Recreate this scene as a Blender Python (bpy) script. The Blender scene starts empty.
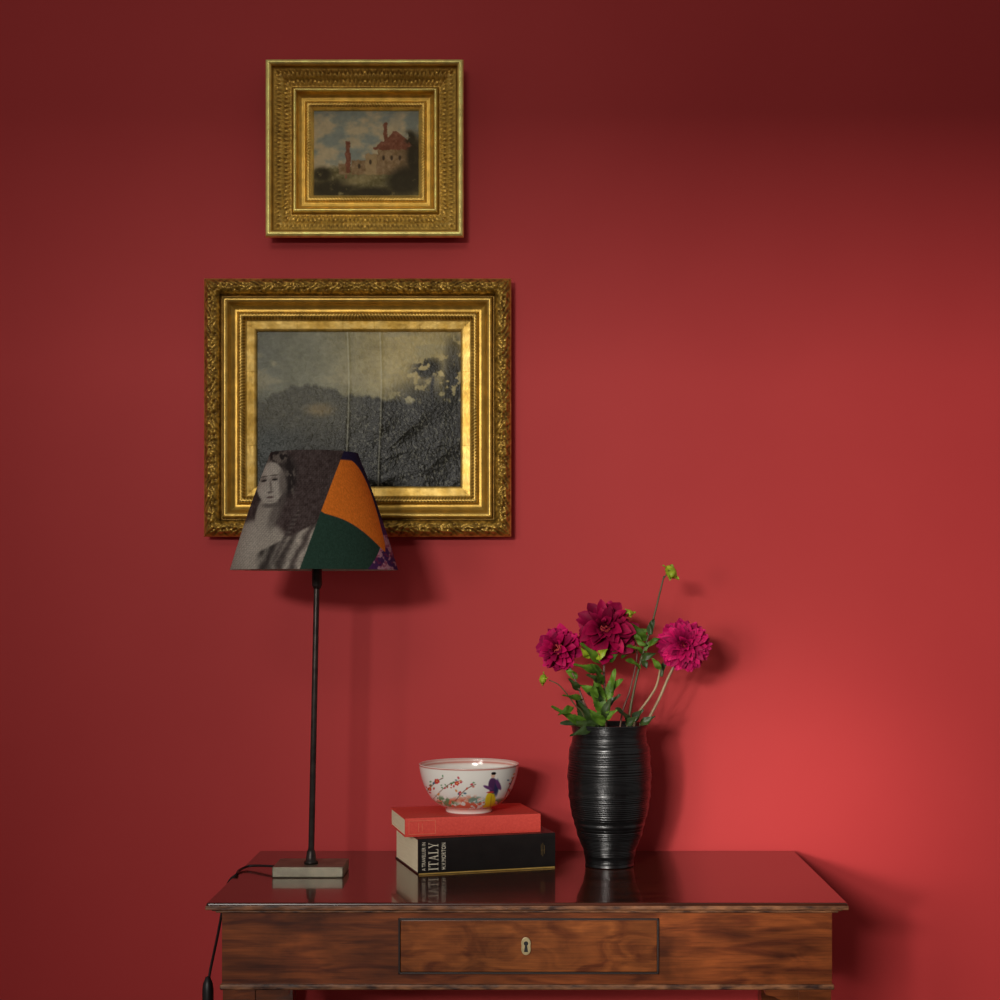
import bpy, math, random
import numpy as np
from mathutils import Vector, Matrix
random.seed(4)
sc = bpy.context.scene
sc.view_settings.view_transform = 'Standard'
sc.view_settings.look = 'None'
COL = sc.collection

F = 1600.0; CX = 527.0; CY = 590.0; CAMZ = 1.203; WD = 2.86; TZ = 0.74
def P(px, py, d):
    return Vector(((px-CX)/F*d, -WD+d, CAMZ-(py-CY)/F*d))

# ------------------------------------------------------------ materials
def s2l(c):
    c = np.asarray(c, dtype=float)/255.0
    return np.where(c <= 0.04045, c/12.92, ((c+0.055)/1.055)**2.4)

def pmat(name, c1, c2=None, scale=20, stretch=(1,1,1), rough=0.5, metal=0.0, bump=0.0, bscale=None,
         coat=0.0, attr=False, spec=0.5, detail=4, distort=0.0, bdist=0.002, var=0.15, crough=0.12, patch=0, plo=0.75, phi=1.4):
    m = bpy.data.materials.new(name); m.use_nodes = True
    nt = m.node_tree; N = nt.nodes; L = nt.links
    b = N['Principled BSDF']
    b.inputs['Roughness'].default_value = rough
    b.inputs['Metallic'].default_value = metal
    b.inputs['Specular IOR Level'].default_value = spec
    b.inputs['Coat Weight'].default_value = coat
    b.inputs['Coat Roughness'].default_value = crough
    tc = N.new('ShaderNodeTexCoord'); mp = N.new('ShaderNodeMapping')
    mp.inputs['Scale'].default_value = stretch
    L.new(tc.outputs['Object'], mp.inputs['Vector'])
    nz = N.new('ShaderNodeTexNoise'); nz.inputs['Scale'].default_value = scale
    nz.inputs['Detail'].default_value = detail; nz.inputs['Distortion'].default_value = distort
    L.new(mp.outputs[0], nz.inputs['Vector'])
    if attr:
        at = N.new('ShaderNodeAttribute'); at.attribute_name = 'Col'
        mr = N.new('ShaderNodeMapRange')
        mr.inputs['From Min'].default_value = 0.3; mr.inputs['From Max'].default_value = 0.7
        mr.inputs['To Min'].default_value = 1-var; mr.inputs['To Max'].default_value = 1+var
        L.new(nz.outputs['Fac'], mr.inputs['Value'])
        vm = N.new('ShaderNodeVectorMath'); vm.operation = 'SCALE'
        L.new(at.outputs['Color'], vm.inputs[0]); L.new(mr.outputs[0], vm.inputs['Scale'])
        L.new(vm.outputs[0], b.inputs['Base Color'])
    else:
        cr = N.new('ShaderNodeValToRGB')
        a = s2l(c1); z = s2l(c2 if c2 is not None else c1)
        cr.color_ramp.elements[0].position = 0.32; cr.color_ramp.elements[1].position = 0.68
        cr.color_ramp.elements[0].color = (*a, 1); cr.color_ramp.elements[1].color = (*z, 1)
        L.new(nz.outputs['Fac'], cr.inputs['Fac'])
        out = cr.outputs['Color']
        if patch:
            def mult(out, sc_, st_, lo, hi, det):
                mq = N.new('ShaderNodeMapping'); mq.inputs['Scale'].default_value = st_
                L.new(tc.outputs['Object'], mq.inputs['Vector'])
                n3 = N.new('ShaderNodeTexNoise'); n3.inputs['Scale'].default_value = sc_; n3.inputs['Detail'].default_value = det
                n3.inputs['Distortion'].default_value = 0.6
                L.new(mq.outputs[0], n3.inputs['Vector'])
                m3 = N.new('ShaderNodeMapRange'); m3.inputs['From Min'].default_value = 0.35; m3.inputs['From Max'].default_value = 0.66
                m3.inputs['To Min'].default_value = lo; m3.inputs['To Max'].default_value = hi
                L.new(n3.outputs['Fac'], m3.inputs['Value'])
                v3 = N.new('ShaderNodeVectorMath'); v3.operation = 'SCALE'
                L.new(out, v3.inputs[0]); L.new(m3.outputs[0], v3.inputs['Scale']); return v3.outputs[0]
            out = mult(out, patch, (1,1,1.3), plo, phi, 5)
            out = mult(out, 1, (14, 300, 420), 0.82, 1.2, 3)      # fine pore lines along the grain
        L.new(out, b.inputs['Base Color'])
    if bump > 0:
        bp = N.new('ShaderNodeBump'); bp.inputs['Strength'].default_value = bump
        bp.inputs['Distance'].default_value = bdist
        n2 = N.new('ShaderNodeTexNoise'); n2.inputs['Scale'].default_value = bscale or scale
        n2.inputs['Detail'].default_value = 5
        L.new(mp.outputs[0], n2.inputs['Vector'])
        L.new(n2.outputs['Fac'], bp.inputs['Height']); L.new(bp.outputs['Normal'], b.inputs['Normal'])
    return m

M_wall = pmat('red_wall_paint', (189,53,54), (195,58,58), scale=2.2, rough=0.6, bump=0.10, bscale=90, spec=0.3, bdist=0.001)
M_plain = pmat('room_plaster', (150,70,68), (160,78,74), scale=3, rough=0.8)
M_floor = pmat('floor_boards', (88,55,35), (60,36,22), scale=6, stretch=(1,12,1), rough=0.5)
M_wood = pmat('mahogany', (68,28,12), (124,64,28), scale=7, stretch=(1.2,6,7), rough=0.3, bump=0.04, bscale=30, coat=0.5, distort=1.1, detail=12, crough=0.15, patch=9, plo=0.58, phi=1.5)
M_flame = pmat('mahogany_flame_veneer', (82,38,16), (136,76,35), scale=13, stretch=(1.1,3.5,2.3), rough=0.28, bump=0.04, bscale=30, coat=0.5, distort=1.6, detail=12, crough=0.15, patch=8, plo=0.82, phi=1.25)
M_top = pmat('polished_mahogany_top', (44,18,10), (76,35,18), scale=5, stretch=(1.2,10,1), rough=0.24, coat=0.7, bump=0.0, detail=8, distort=0.8, crough=0.05, spec=0.25)
M_edge = pmat('worn_mahogany_edge', (46,22,13), (140,92,58), scale=40, stretch=(1,3,3), rough=0.45, bump=0.5, bscale=60, spec=0.4)
M_dkwood = pmat('dark_bead_wood', (20,9,6), (38,17,10), scale=20, rough=0.45)
M_brass = pmat('aged_brass', (160,142,100), (206,190,146), scale=60, rough=0.4, metal=0.6)
M_black = pmat('keyhole_shade_black', (4,4,4), (8,7,6), scale=40, rough=0.6)
M_gold = pmat('gilt_gesso', (0,0,0), attr=True, scale=60, rough=0.38, metal=0.65, bump=0.25, bscale=220, var=0.22, bdist=0.001)
M_oil1 = pmat('old_varnished_canvas', (0,0,0), attr=True, scale=120, rough=0.30, bump=0.45, bscale=240, var=0.14, spec=0.12, bdist=0.0014)
M_oil2 = pmat('oil_on_panel', (0,0,0), attr=True, scale=90, rough=0.5, bump=0.15, bscale=120, var=0.1, spec=0.1, bdist=0.001)
M_iron = pmat('dark_patinated_metal', (40,34,32), (66,58,54), scale=70, rough=0.4, metal=0.7)
M_base = pmat('pewter_grey_metal', (98,92,78), (130,122,104), scale=40, rough=0.45, metal=0.5, bump=0.1)
M_shade = pmat('printed_linen_shade', (0,0,0), attr=True, scale=400, stretch=(1,1,0.6), rough=0.9, bump=0.35, bscale=450, var=0.18, spec=0.1, bdist=0.0006)
M_lining = pmat('shade_lining', (200,190,170), (208,198,180), scale=30, rough=0.9)
M_bulb = pmat('frosted_bulb', (235,232,225), (240,238,232), scale=30, rough=0.3)
M_cord = pmat('black_cord_rubber', (12,11,11), (20,18,18), scale=100, rough=0.45)
M_jacket = pmat('black_book_jacket', (16,15,15), (24,22,21), scale=50, rough=0.35, bump=0.04, coat=0.1)
M_page = pmat('cream_page_edges', (226,214,176), (246,236,202), scale=30, stretch=(1,1,60), rough=0.85, bump=0.3)
M_redcloth = pmat('coral_book_cloth', (216,68,56), (228,80,66), scale=300, rough=0.6, bump=0.15)
M_gilt = pmat('gilt_lettering', (176,142,70), (196,162,90), scale=60, rough=0.4, metal=0.3)
M_dimgilt = pmat('rubbed_gilt', (110,90,48), (132,108,60), scale=60, rough=0.5, metal=0.3)
M_dullgilt = pmat('dull_gilt_rule', (232,140,104), (238,150,114), scale=60, rough=0.5)
M_cream = pmat('cream_lettering', (214,206,184), (226,218,196), scale=60, rough=0.6)
M_porc = pmat('painted_porcelain', (0,0,0), attr=True, scale=12, rough=0.15, coat=0.5, var=0.02)
M_vase = pmat('black_glazed_stoneware', (5,6,7), (15,16,17), scale=30, rough=0.30, bump=0.35, bscale=70, coat=0.12, bdist=0.0015)
M_petal = pmat('magenta_petal', (0,0,0), attr=True, scale=120, rough=0.6, var=0.12, spec=0.15)
M_leaf = pmat('dahlia_leaf', (48,80,18), (106,144,44), scale=40, rough=0.5, bump=0.2, bscale=120, spec=0.3)
M_dleaf = pmat('dahlia_dark_leaf', (30,48,20), (60,82,32), scale=30, rough=0.5, bump=0.2, bscale=120)
M_bud = pmat('lime_green_bud', (110,142,22), (172,190,46), scale=60, rough=0.5)
M_stem = pmat('dahlia_stem', (70,74,38), (104,84,58), scale=30, rough=0.5)
M_stemp = pmat('purplish_stem', (92,60,52), (128,92,74), scale=30, rough=0.5)
M_pale = pmat('pale_dahlia_stem', (140,112,84), (172,148,112), scale=30, rough=0.5)

# ------------------------------------------------------------ mesh helpers
def top_empty(name, loc, label, category, group=None):
    e = bpy.data.objects.new(name, None); e.location = loc; e.empty_display_size = 0.05
    COL.objects.link(e); e['label'] = label; e['category'] = category
    if group: e['group'] = group
    return e
def add(name, verts, faces, mat, parent=None, smooth=True, cols=None, base=None, label=None, bevel=0):
    root = parent
    while root is not None and root.parent is not None: root = root.parent
    o = Vector(root.location) if root is not None else Vector(base if base is not None else (0,0,0))
    me = bpy.data.meshes.new(name)
    me.from_pydata([tuple(Vector(v)-o) for v in verts], [], [tuple(f) for f in faces])
    me.materials.append(mat)
    if smooth:
        me.polygons.foreach_set('use_smooth', [True]*len(me.polygons))
    if cols is not None:
        at = me.color_attributes.new('Col', 'FLOAT_COLOR', 'POINT')
        c = np.ones((len(verts), 4)); c[:, :3] = cols
        at.data.foreach_set('color', c.ravel())
    me.update()
    ob = bpy.data.objects.new(name, me); COL.objects.link(ob)
    if parent is not None: ob.parent = parent
    else: ob.location = o
    if bevel:
        b = ob.modifiers.new('bevel', 'BEVEL'); b.width = bevel; b.segments = 3; b.limit_method = 'ANGLE'
    if label: ob['label'] = label
    return ob
def boxes(*bs):
    V = []; Fc = []
    for (x0,x1,y0,y1,z0,z1) in bs:
        n = len(V)
        V += [(x0,y0,z0),(x1,y0,z0),(x1,y1,z0),(x0,y1,z0),(x0,y0,z1),(x1,y0,z1),(x1,y1,z1),(x0,y1,z1)]
        Fc += [[n+a for a in f] for f in ((3,2,1,0),(4,5,6,7),(0,1,5,4),(1,2,6,5),(2,3,7,6),(3,0,4,7))]
    return V, Fc
def lathe(profile, c, seg=96):
    V = []; Fc = []; n = len(profile)
    for (r, z) in profile:
        for k in range(seg):
            a = 2*math.pi*k/seg
            V.append(Vector((c[0]+r*math.cos(a), c[1]+r*math.sin(a), c[2]+z)))
    for i in range(n-1):
        for k in range(seg):
            k2 = (k+1) % seg
            Fc.append((i*seg+k, i*seg+k2, (i+1)*seg+k2, (i+1)*seg+k))
    Fc.append(tuple(range(seg-1, -1, -1))); Fc.append(tuple((n-1)*seg+k for k in range(seg)))
    return V, Fc
def catmull(pts, n=8):
    pts = [Vector(p) for p in pts]
    q = [pts[0]*2-pts[1]] + pts + [pts[-1]*2-pts[-2]]
    out = []
    for i in range(1, len(q)-2):
        for k in range(n):
            t = k/n
            p0,p1,p2,p3 = q[i-1],q[i],q[i+1],q[i+2]
            out.append(0.5*((2*p1)+(p2-p0)*t+(2*p0-5*p1+4*p2-p3)*t*t+(3*p1-p0-3*p2+p3)*t**3))
    out.append(pts[-1]); return out
def tube(pts, r0, r1=None, seg=10, n=8, smooth=True):
    if smooth: pts = catmull(pts, n)
    r1 = r0 if r1 is None else r1
    V = []; Fc = []
    ref = Vector((0.3, 1, 0.2)).normalized()
    for i, p in enumerate(pts):
        t = (pts[min(i+1, len(pts)-1)]-pts[max(i-1, 0)]).normalized()
        a = t.cross(ref).normalized(); b = t.cross(a)
        r = r0+(r1-r0)*i/(len(pts)-1)
        for k in range(seg):
            an = 2*math.pi*k/seg
            V.append(p+a*math.cos(an)*r+b*math.sin(an)*r)
    for i in range(len(pts)-1):
        for k in range(seg):
            k2 = (k+1) % seg
            Fc.append((i*seg+k, i*seg+k2, (i+1)*seg+k2, (i+1)*seg+k))
    Fc.append(tuple(range(seg))); Fc.append(tuple((len(pts)-1)*seg+k for k in reversed(range(seg))))
    return V, Fc
def merge(*ms):
    V = []; Fc = []
    for v, f in ms:
        n = len(V); V += list(v); Fc += [[a+n for a in ff] for ff in f]
    return V, Fc

# numpy noise
def hsh(ix, iy, s):
    h = np.sin(ix*127.1+iy*311.7+s*74.7)*43758.5453
    return h-np.floor(h)
def vnoise(x, y, s=0):
    ix = np.floor(x); iy = np.floor(y); fx = x-ix; fy = y-iy
    fx = fx*fx*(3-2*fx); fy = fy*fy*(3-2*fy)
    return (hsh(ix,iy,s)*(1-fx)+hsh(ix+1,iy,s)*fx)*(1-fy)+(hsh(ix,iy+1,s)*(1-fx)+hsh(ix+1,iy+1,s)*fx)*fy
def fbm(x, y, s=0, o=4):
    t = 0; a = 0.5; w = 0
    for k in range(o):
        t = t+a*vnoise(x*2**k, y*2**k, s+k); w += a; a *= 0.55
    return t/w
def sst(a, b, x):
    t = np.clip((x-a)/(b-a), 0, 1); return t*t*(3-2*t)
def mix(c, col, m):
    return c*(1-m[..., None])+np.array(col, float)*m[..., None]
def ell(x, y, cx, cy, rx, ry, ang=0, soft=0.15):
    a = math.radians(ang); dx = x-cx; dy = y-cy
    u = (dx*math.cos(a)+dy*math.sin(a))/rx; v = (-dx*math.sin(a)+dy*math.cos(a))/ry
    return 1-sst(1-soft, 1+soft, np.sqrt(u*u+v*v))

# ------------------------------------------------------------ setting
def struct(name, V, Fc, mat):
    o = add(name, V, Fc, mat, smooth=False); o['kind'] = 'structure'; return o
struct('wall_back', *boxes((-3.2, 3.2, 0, 0.12, 0, 3.0)), M_wall)
struct('floor', *boxes((-3.2, 3.2, -6.0, 0, -0.08, 0)), M_floor)
# unseen wall behind the camera; window opening shaped to mask the daylight
wx0, wx1, wz0, wz1 = -1.17, -0.05, 0.75, 2.025
struct('wall_front', *boxes((-3.2, wx0, -3.5, -3.38, 0, 3.0), (wx1, 3.2, -3.5, -3.38, 0, 3.0),
        (wx0, wx1, -3.5, -3.38, 0, wz0), (wx0, wx1, -3.5, -3.38, wz1, 3.0)), M_plain)

# ------------------------------------------------------------ table
tw = 0.475; ty0 = -WD+2.367; ty1 = -0.018
table = top_empty('side_table', (0, (ty0+ty1)/2, 0),
    'polished dark mahogany side table with one drawer against red wall', 'table')
add('tabletop', *boxes((-tw, tw, ty0, ty1, TZ-0.011, TZ)), M_top, table, smooth=False, bevel=0.003)
V, Fc = boxes((-tw-0.001, tw+0.001, ty0-0.002, ty1, TZ-0.0105, TZ-0.0040),
              (-tw+0.007, tw-0.007, ty0+0.006, ty1, TZ-0.0135, TZ-0.0105),
              (-tw+0.012, tw-0.012, ty0+0.011, ty1, TZ-0.017, TZ-0.0135))
add('edge_moulding', V, Fc, M_edge, table, smooth=False, bevel=0.0014)
ax = 0.455; ay0 = ty0+0.020; ay1 = ty1-0.012; az0 = 0.612; az1 = TZ-0.0165
dx0, dx1, dz0, dz1 = -0.192, 0.197, 0.630, 0.7135
V, Fc = boxes((-ax, dx0, ay0, ay0+0.02, az0, az1), (dx1, ax, ay0, ay0+0.02, az0, az1),
              (dx0, dx1, ay0, ay0+0.02, az0, dz0), (dx0, dx1, ay0, ay0+0.02, dz1, az1),
              (-ax, -ax+0.02, ay0+0.02, ay1, az0, az1), (ax-0.02, ax, ay0+0.02, ay1, az0, az1),
              (-ax, ax, ay1-0.02, ay1, az0, az1))
add('apron', V, Fc, M_wood, table, smooth=False)
V, Fc = boxes((-ax-0.003, ax+0.003, ay0-0.004, ay0+0.004, az0-0.005, az0+0.003),
              (-ax-0.003, -ax+0.004, ay0, ay1, az0-0.005, az0+0.003), (ax-0.004, ax+0.003, ay0, ay1, az0-0.005, az0+0.003))
add('bead_moulding', V, Fc, M_edge, table, smooth=False, bevel=0.002)
drawer = add('drawer', *boxes((dx0+0.003, dx1-0.003, ay0+0.0005, ay0+0.018, dz0+0.003, dz1-0.003)), M_flame, table, smooth=False, bevel=0.001)
c = 0.0030
V, Fc = boxes((dx0, dx1, ay0-0.0025, ay0+0.004, dz0, dz0+c), (dx0, dx1, ay0-0.0025, ay0+0.004, dz1-c, dz1),
              (dx0, dx0+c, ay0-0.0025, ay0+0.004, dz0, dz1), (dx1-c, dx1, ay0-0.0025, ay0+0.004, dz0, dz1))
add('cock_beading', V, Fc, M_dkwood, drawer, smooth=False, bevel=0.001)
ex, ez = P(526, 946, WD+ay0)[0], P(526, 946, WD+ay0)[2]
def plate(outline, y0, y1):
    n = len(outline)
    V = [(x, y0, z) for x, z in outline]+[(x, y1, z) for x, z in outline]
    Fc = [tuple(range(n)), tuple(range(2*n-1, n-1, -1))]
    Fc += [(k, k+n, (k+1) % n+n, (k+1) % n) for k in range(n)]
    return V, Fc
ol = []
for k in range(48):
    a = 2*math.pi*k/48
    zz_ = 0.0132*math.cos(a); w_ = 0.0080*(1-0.16*math.exp(-(zz_/0.004)**2))
    ol.append((ex+w_*math.copysign(abs(math.sin(a))**0.85, math.sin(a)), ez+zz_))
add('keyhole_escutcheon', *plate(ol, ay0-0.0022, ay0+0.001), M_brass, drawer, smooth=False, bevel=0.0006, label='pale brass keyhole plate')
kh = []
for k in range(24):
    a = math.radians(-60)+math.radians(300)*k/23
    kh.append((ex+0.0034*math.cos(a), ez+0.0042+0.0034*math.sin(a)))
kh += [(ex-0.0030, ez-0.0085), (ex+0.0030, ez-0.0085)]
add('keyhole', *plate(kh, ay0-0.0027, ay0+0.001), M_black, drawer, smooth=False)  # black plate stands in for the shade inside the keyhole
def leg(xc, yc, sx):
    V = []; Fc = []
    w0 = 0.024; w1 = 0.015
    for z, w in ((az1-0.001, w0), (az0-0.01, w0), (0.02, w1), (0.0, w1)):
        V += [(xc-w, yc-w, z), (xc+w, yc-w, z), (xc+w, yc+w, z), (xc-w, yc+w, z)]
    for i in range(3):
        for k in range(4):
            k2 = (k+1) % 4
            Fc.append((i*4+k, (i+1)*4+k, (i+1)*4+k2, i*4+k2))
    Fc += [(0,1,2,3), (15,14,13,12)]
    n = len(V); pts = [(0, 0), (0.055, 0), (0.052, -0.009), (0.040, -0.012), (0.024, -0.020), (0.010, -0.034), (0, -0.05)]
    m = len(pts)
    for yy in (yc-0.02, yc-0.002):
        for (a, b) in pts: V.append((xc+sx*(w0-0.003+a), yy, az0-0.005+b))
    Fc += [tuple(n+k for k in range(m)), tuple(n+m+k for k in reversed(range(m)))]
    Fc += [(n+k, n+m+k, n+m+(k+1) % m, n+(k+1) % m) for k in range(m)]
    return V, Fc
for xc in (-ax+0.025, ax-0.025):
    for yc in (ay0+0.0245, ay1-0.0245):
        V, Fc = leg(xc, yc, 1 if xc < 0 else -1)
        add('leg', V, Fc, M_wood, table, smooth=False)

# ------------------------------------------------------------ framed paintings
def frame_mesh(cx, cz, W, H, prof, fn):
    V = []; Fc = []; C = []
    for side in range(4):
        Ls, Lo = (W, H) if side % 2 == 0 else (H, W)
        N = int(Ls/0.0014)
        n0 = len(V); m = len(prof)
        a = np.linspace(-1, 1, N+1)
        for (o, h) in prof:
            s = a*(Ls/2-o); cdist = Ls/2-np.abs(s)
            dsp, tone = fn(cdist, o, h)
            for k in range(N+1):
                u = s[k]; v = Lo/2-o
                y = -(h+dsp[k]) if h > 0 else 0
                if side == 0: V.append((cx+u, y, cz+v))
                elif side == 1: V.append((cx+v, y, cz-u))
                elif side == 2: V.append((cx-u, y, cz-v))
                else: V.append((cx-v, y, cz+u))
            C.append(tone)
        for i in range(m-1):
            for k in range(N):
                q = n0+i*(N+1)+k
                Fc.append((q, q+(N+1), q+(N+1)+1, q+1))
    return V, Fc, np.concatenate([np.asarray(t) for t in C])
def dens(prof, step):
    out = []
    for i in range(len(prof)-1):
        (o0, h0), (o1, h1) = prof[i], prof[i+1]
        n = max(1, int(math.hypot(o1-o0, h1-h0)/step))
        for k in range(n):
            out.append((o0+(o1-o0)*k/n, h0+(h1-h0)*k/n))
    out.append(prof[-1]); return out
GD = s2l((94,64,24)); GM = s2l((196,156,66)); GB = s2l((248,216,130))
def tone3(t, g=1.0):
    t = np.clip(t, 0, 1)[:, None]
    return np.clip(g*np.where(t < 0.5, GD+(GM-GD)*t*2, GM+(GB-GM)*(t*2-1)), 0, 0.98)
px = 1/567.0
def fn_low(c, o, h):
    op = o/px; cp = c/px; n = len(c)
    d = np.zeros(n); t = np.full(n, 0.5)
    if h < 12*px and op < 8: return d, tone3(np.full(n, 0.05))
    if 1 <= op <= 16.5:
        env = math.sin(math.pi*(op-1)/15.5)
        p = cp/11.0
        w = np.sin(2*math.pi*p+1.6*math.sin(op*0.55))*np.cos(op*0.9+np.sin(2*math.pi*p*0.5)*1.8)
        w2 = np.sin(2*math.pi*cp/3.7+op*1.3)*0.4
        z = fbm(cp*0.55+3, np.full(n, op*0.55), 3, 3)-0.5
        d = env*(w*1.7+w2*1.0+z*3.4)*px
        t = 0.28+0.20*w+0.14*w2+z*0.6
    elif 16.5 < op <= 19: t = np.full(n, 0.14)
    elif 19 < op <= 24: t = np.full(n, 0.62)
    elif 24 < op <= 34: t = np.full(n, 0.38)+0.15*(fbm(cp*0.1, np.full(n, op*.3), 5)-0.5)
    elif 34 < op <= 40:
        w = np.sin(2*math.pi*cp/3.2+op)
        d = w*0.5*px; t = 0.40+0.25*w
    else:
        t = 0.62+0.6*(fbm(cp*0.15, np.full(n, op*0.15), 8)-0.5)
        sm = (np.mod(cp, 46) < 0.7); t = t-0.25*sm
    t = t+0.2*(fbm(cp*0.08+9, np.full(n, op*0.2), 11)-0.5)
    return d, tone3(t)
prof_low = [(8,0),(6.5,4),(1.5,13),(0,17),(2,20),(5,24),(9,26),(13,24),(16,20),(17,15),(18.5,15),(19,19),(21,21.5),(23.5,20.5),(24.5,18),(27,14.5),(30,12.8),
            (33,12.6),(34,15),(36,16.4),(38.5,15.6),(40,12),(41,10),(49,8.4),(50.6,8),(51.4,5),(51.4,3)]
prof_low = dens([(o*px, h*px) for o, h in prof_low], 0.0016)
def canvas_mesh(cx, cz, W, H, y, nx, ny, paint, disp=None):
    u = np.linspace(0, 1, nx); v = np.linspace(0, 1, ny)
    U, Vv = np.meshgrid(u, v)
    D = disp(U, Vv) if disp else np.zeros_like(U)
    X = cx-W/2+U*W; Z = cz+H/2-Vv*H; Y = -(y+D)
    vs = list(zip(X.ravel(), Y.ravel(), Z.ravel()))
    idx = np.arange(nx*ny).reshape(ny, nx)
    fc = np.stack([idx[:-1,:-1], idx[1:,:-1], idx[1:,1:], idx[:-1,1:]], -1).reshape(-1, 4).tolist()
    return vs, fc, s2l(np.clip(paint(U, Vv), 0, 255)).reshape(-1, 3)

def paint_low(U, V):
    x = U*201; y = V*154
    n = fbm(x*0.06, y*0.06, 1); n2 = fbm(x*0.35, y*0.35, 21, 3)
    c = np.zeros(x.shape+(3,))+np.array((122,122,98.))
    c = mix(c, (180,162,104), sst(40, 150, x)*(1-sst(40, 95, y))*0.9)
    c = mix(c, (76,80,70), (1-sst(0, 40, x))*0.5)
    c += (n-0.5)[..., None]*44
    c = mix(c, (156,148,112), sst(.55, .72, fbm(x*0.03+4, y*0.06, 31))*(1-sst(50, 70, y))*0.6)
    edge = (fbm(x*0.14, x*0.0, 41, 4)-0.5)*16
    hill = 72-18*np.exp(-((x-55)/34)**2)-6*np.exp(-((x-25)/14)**2)-6*np.exp(-((x-110)/18)**2)+edge*0.5
    m = sst(-2.5, 2.5, y-hill)
    low = np.zeros_like(c)+np.array((70,68,50.))
    low = mix(low, (26,26,20), sst(75, 135, y)*0.85)
    low = mix(low, (18,18,13), sst(65, 140, x)*0.75)
    low = mix(low, (60,70,70), (1-sst(10, 60, x))*sst(85, 110, y)*0.5)
    low = mix(low, (132,112,68), ell(x, y, 62, 78, 13, 6, 0, 0.7)*0.7)
    low += ((n2-0.5)*36)[..., None]
    c = c*(1-m[..., None])+low*m[..., None]
    f = fbm(x*0.16, y*0.16, 51, 4)
    tr = ell(x, y, 194, 80, 13, 66, 0, 0.5); tr2 = ell(x, y, 168, 38, 15, 10, -10, 0.6); tr3 = ell(x, y, 166, 108, 44, 56, 0, 0.4)
    t = np.clip(np.maximum.reduce([tr, tr2, tr3]), 0, 1)*sst(0.32, 0.46, f)
    c = mix(c, (24,23,15), t*0.92)
    trunk = np.exp(-((x-(176+4*np.sin(y*0.08)))/1.6)**2)*sst(40, 50, y)
    c = mix(c, (24,22,16), trunk)
    sp = sst(0.62, 0.70, fbm(x*0.9+3, y*0.6, 61, 3))*sst(60, 80, y)*sst(50, 110, x)
    c = mix(c, (165,165,148), sp*0.5)  # pale speckle: specular glints of the varnish painted into the colour
    for xc in (89, 121):
        c = mix(c, (200,198,172), np.exp(-((x-xc-1.5*np.sin(y*.03))/0.8)**2)*0.45)  # reflections along the two creases, painted as pale lines
    return c
def disp_low(U, V):
    x = U*201; y = V*154
    d = 0.0005*np.exp(-((x-89-1.5*np.sin(y*.03))/1.8)**2)+0.0005*np.exp(-((x-121-1.5*np.sin(y*.03))/1.8)**2)
    rid = 1-np.abs(fbm(x*0.03+y*0.03, y*0.03, 77, 2)-0.5)*4
    d = d+0.0016*(fbm(x*0.05, y*0.04, 71, 2)-0.5)+0.0004*(fbm(x*0.45, y*0.3, 75, 3)-0.5)*(0.4+sst(60, 120, y))+0.0012*rid*sst(60, 100, y)*sst(80, 130, x)
    return d
cx1, cz1 = -0.2995, 1.5255
pa = top_empty('framed_painting', (cx1, 0, cz1-0.2275), 'large ornate gilt frame holding a dark landscape on buckled canvas', 'painting')
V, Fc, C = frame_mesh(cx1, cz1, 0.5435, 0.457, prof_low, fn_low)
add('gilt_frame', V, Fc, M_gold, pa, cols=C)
V, Fc, C = canvas_mesh(cx1, cz1+0.001, 0.364, 0.2795, 0.0065, 340, 260, paint_low, disp_low)
add('canvas', V, Fc, M_oil1, pa, cols=C)

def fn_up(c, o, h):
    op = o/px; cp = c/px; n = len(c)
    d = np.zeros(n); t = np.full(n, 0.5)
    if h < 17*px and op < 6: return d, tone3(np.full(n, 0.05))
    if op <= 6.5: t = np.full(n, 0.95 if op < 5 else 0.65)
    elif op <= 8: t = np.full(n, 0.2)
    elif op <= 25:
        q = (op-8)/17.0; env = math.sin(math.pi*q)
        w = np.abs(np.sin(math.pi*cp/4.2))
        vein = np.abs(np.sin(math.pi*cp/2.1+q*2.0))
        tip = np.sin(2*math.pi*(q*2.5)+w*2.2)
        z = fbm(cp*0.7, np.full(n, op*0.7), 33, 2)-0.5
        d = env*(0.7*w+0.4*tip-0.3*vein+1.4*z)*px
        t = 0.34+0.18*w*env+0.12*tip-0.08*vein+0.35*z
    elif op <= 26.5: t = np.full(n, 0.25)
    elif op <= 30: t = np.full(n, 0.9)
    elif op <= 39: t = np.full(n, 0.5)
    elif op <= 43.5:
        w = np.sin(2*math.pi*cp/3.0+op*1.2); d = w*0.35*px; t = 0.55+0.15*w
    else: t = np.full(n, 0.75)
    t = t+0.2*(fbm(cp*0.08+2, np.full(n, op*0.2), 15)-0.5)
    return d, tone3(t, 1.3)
prof_up = [(6,0),(5,5),(1,16),(0,20),(1,24),(3.5,25.5),(6,24),(7,20),(8,19),(12,17.5),(17,14.5),(22,12.5),(25,12),(26.5,14),(27.5,17),(29,17.6),(30,16),
           (31.5,11),(34,8.6),(38,8),(39.5,9.6),(41.5,10.2),(43.5,9),(46,5.5),(46.5,3)]
prof_up = dens([(o*px, h*px) for o, h in prof_up], 0.0014)
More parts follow.
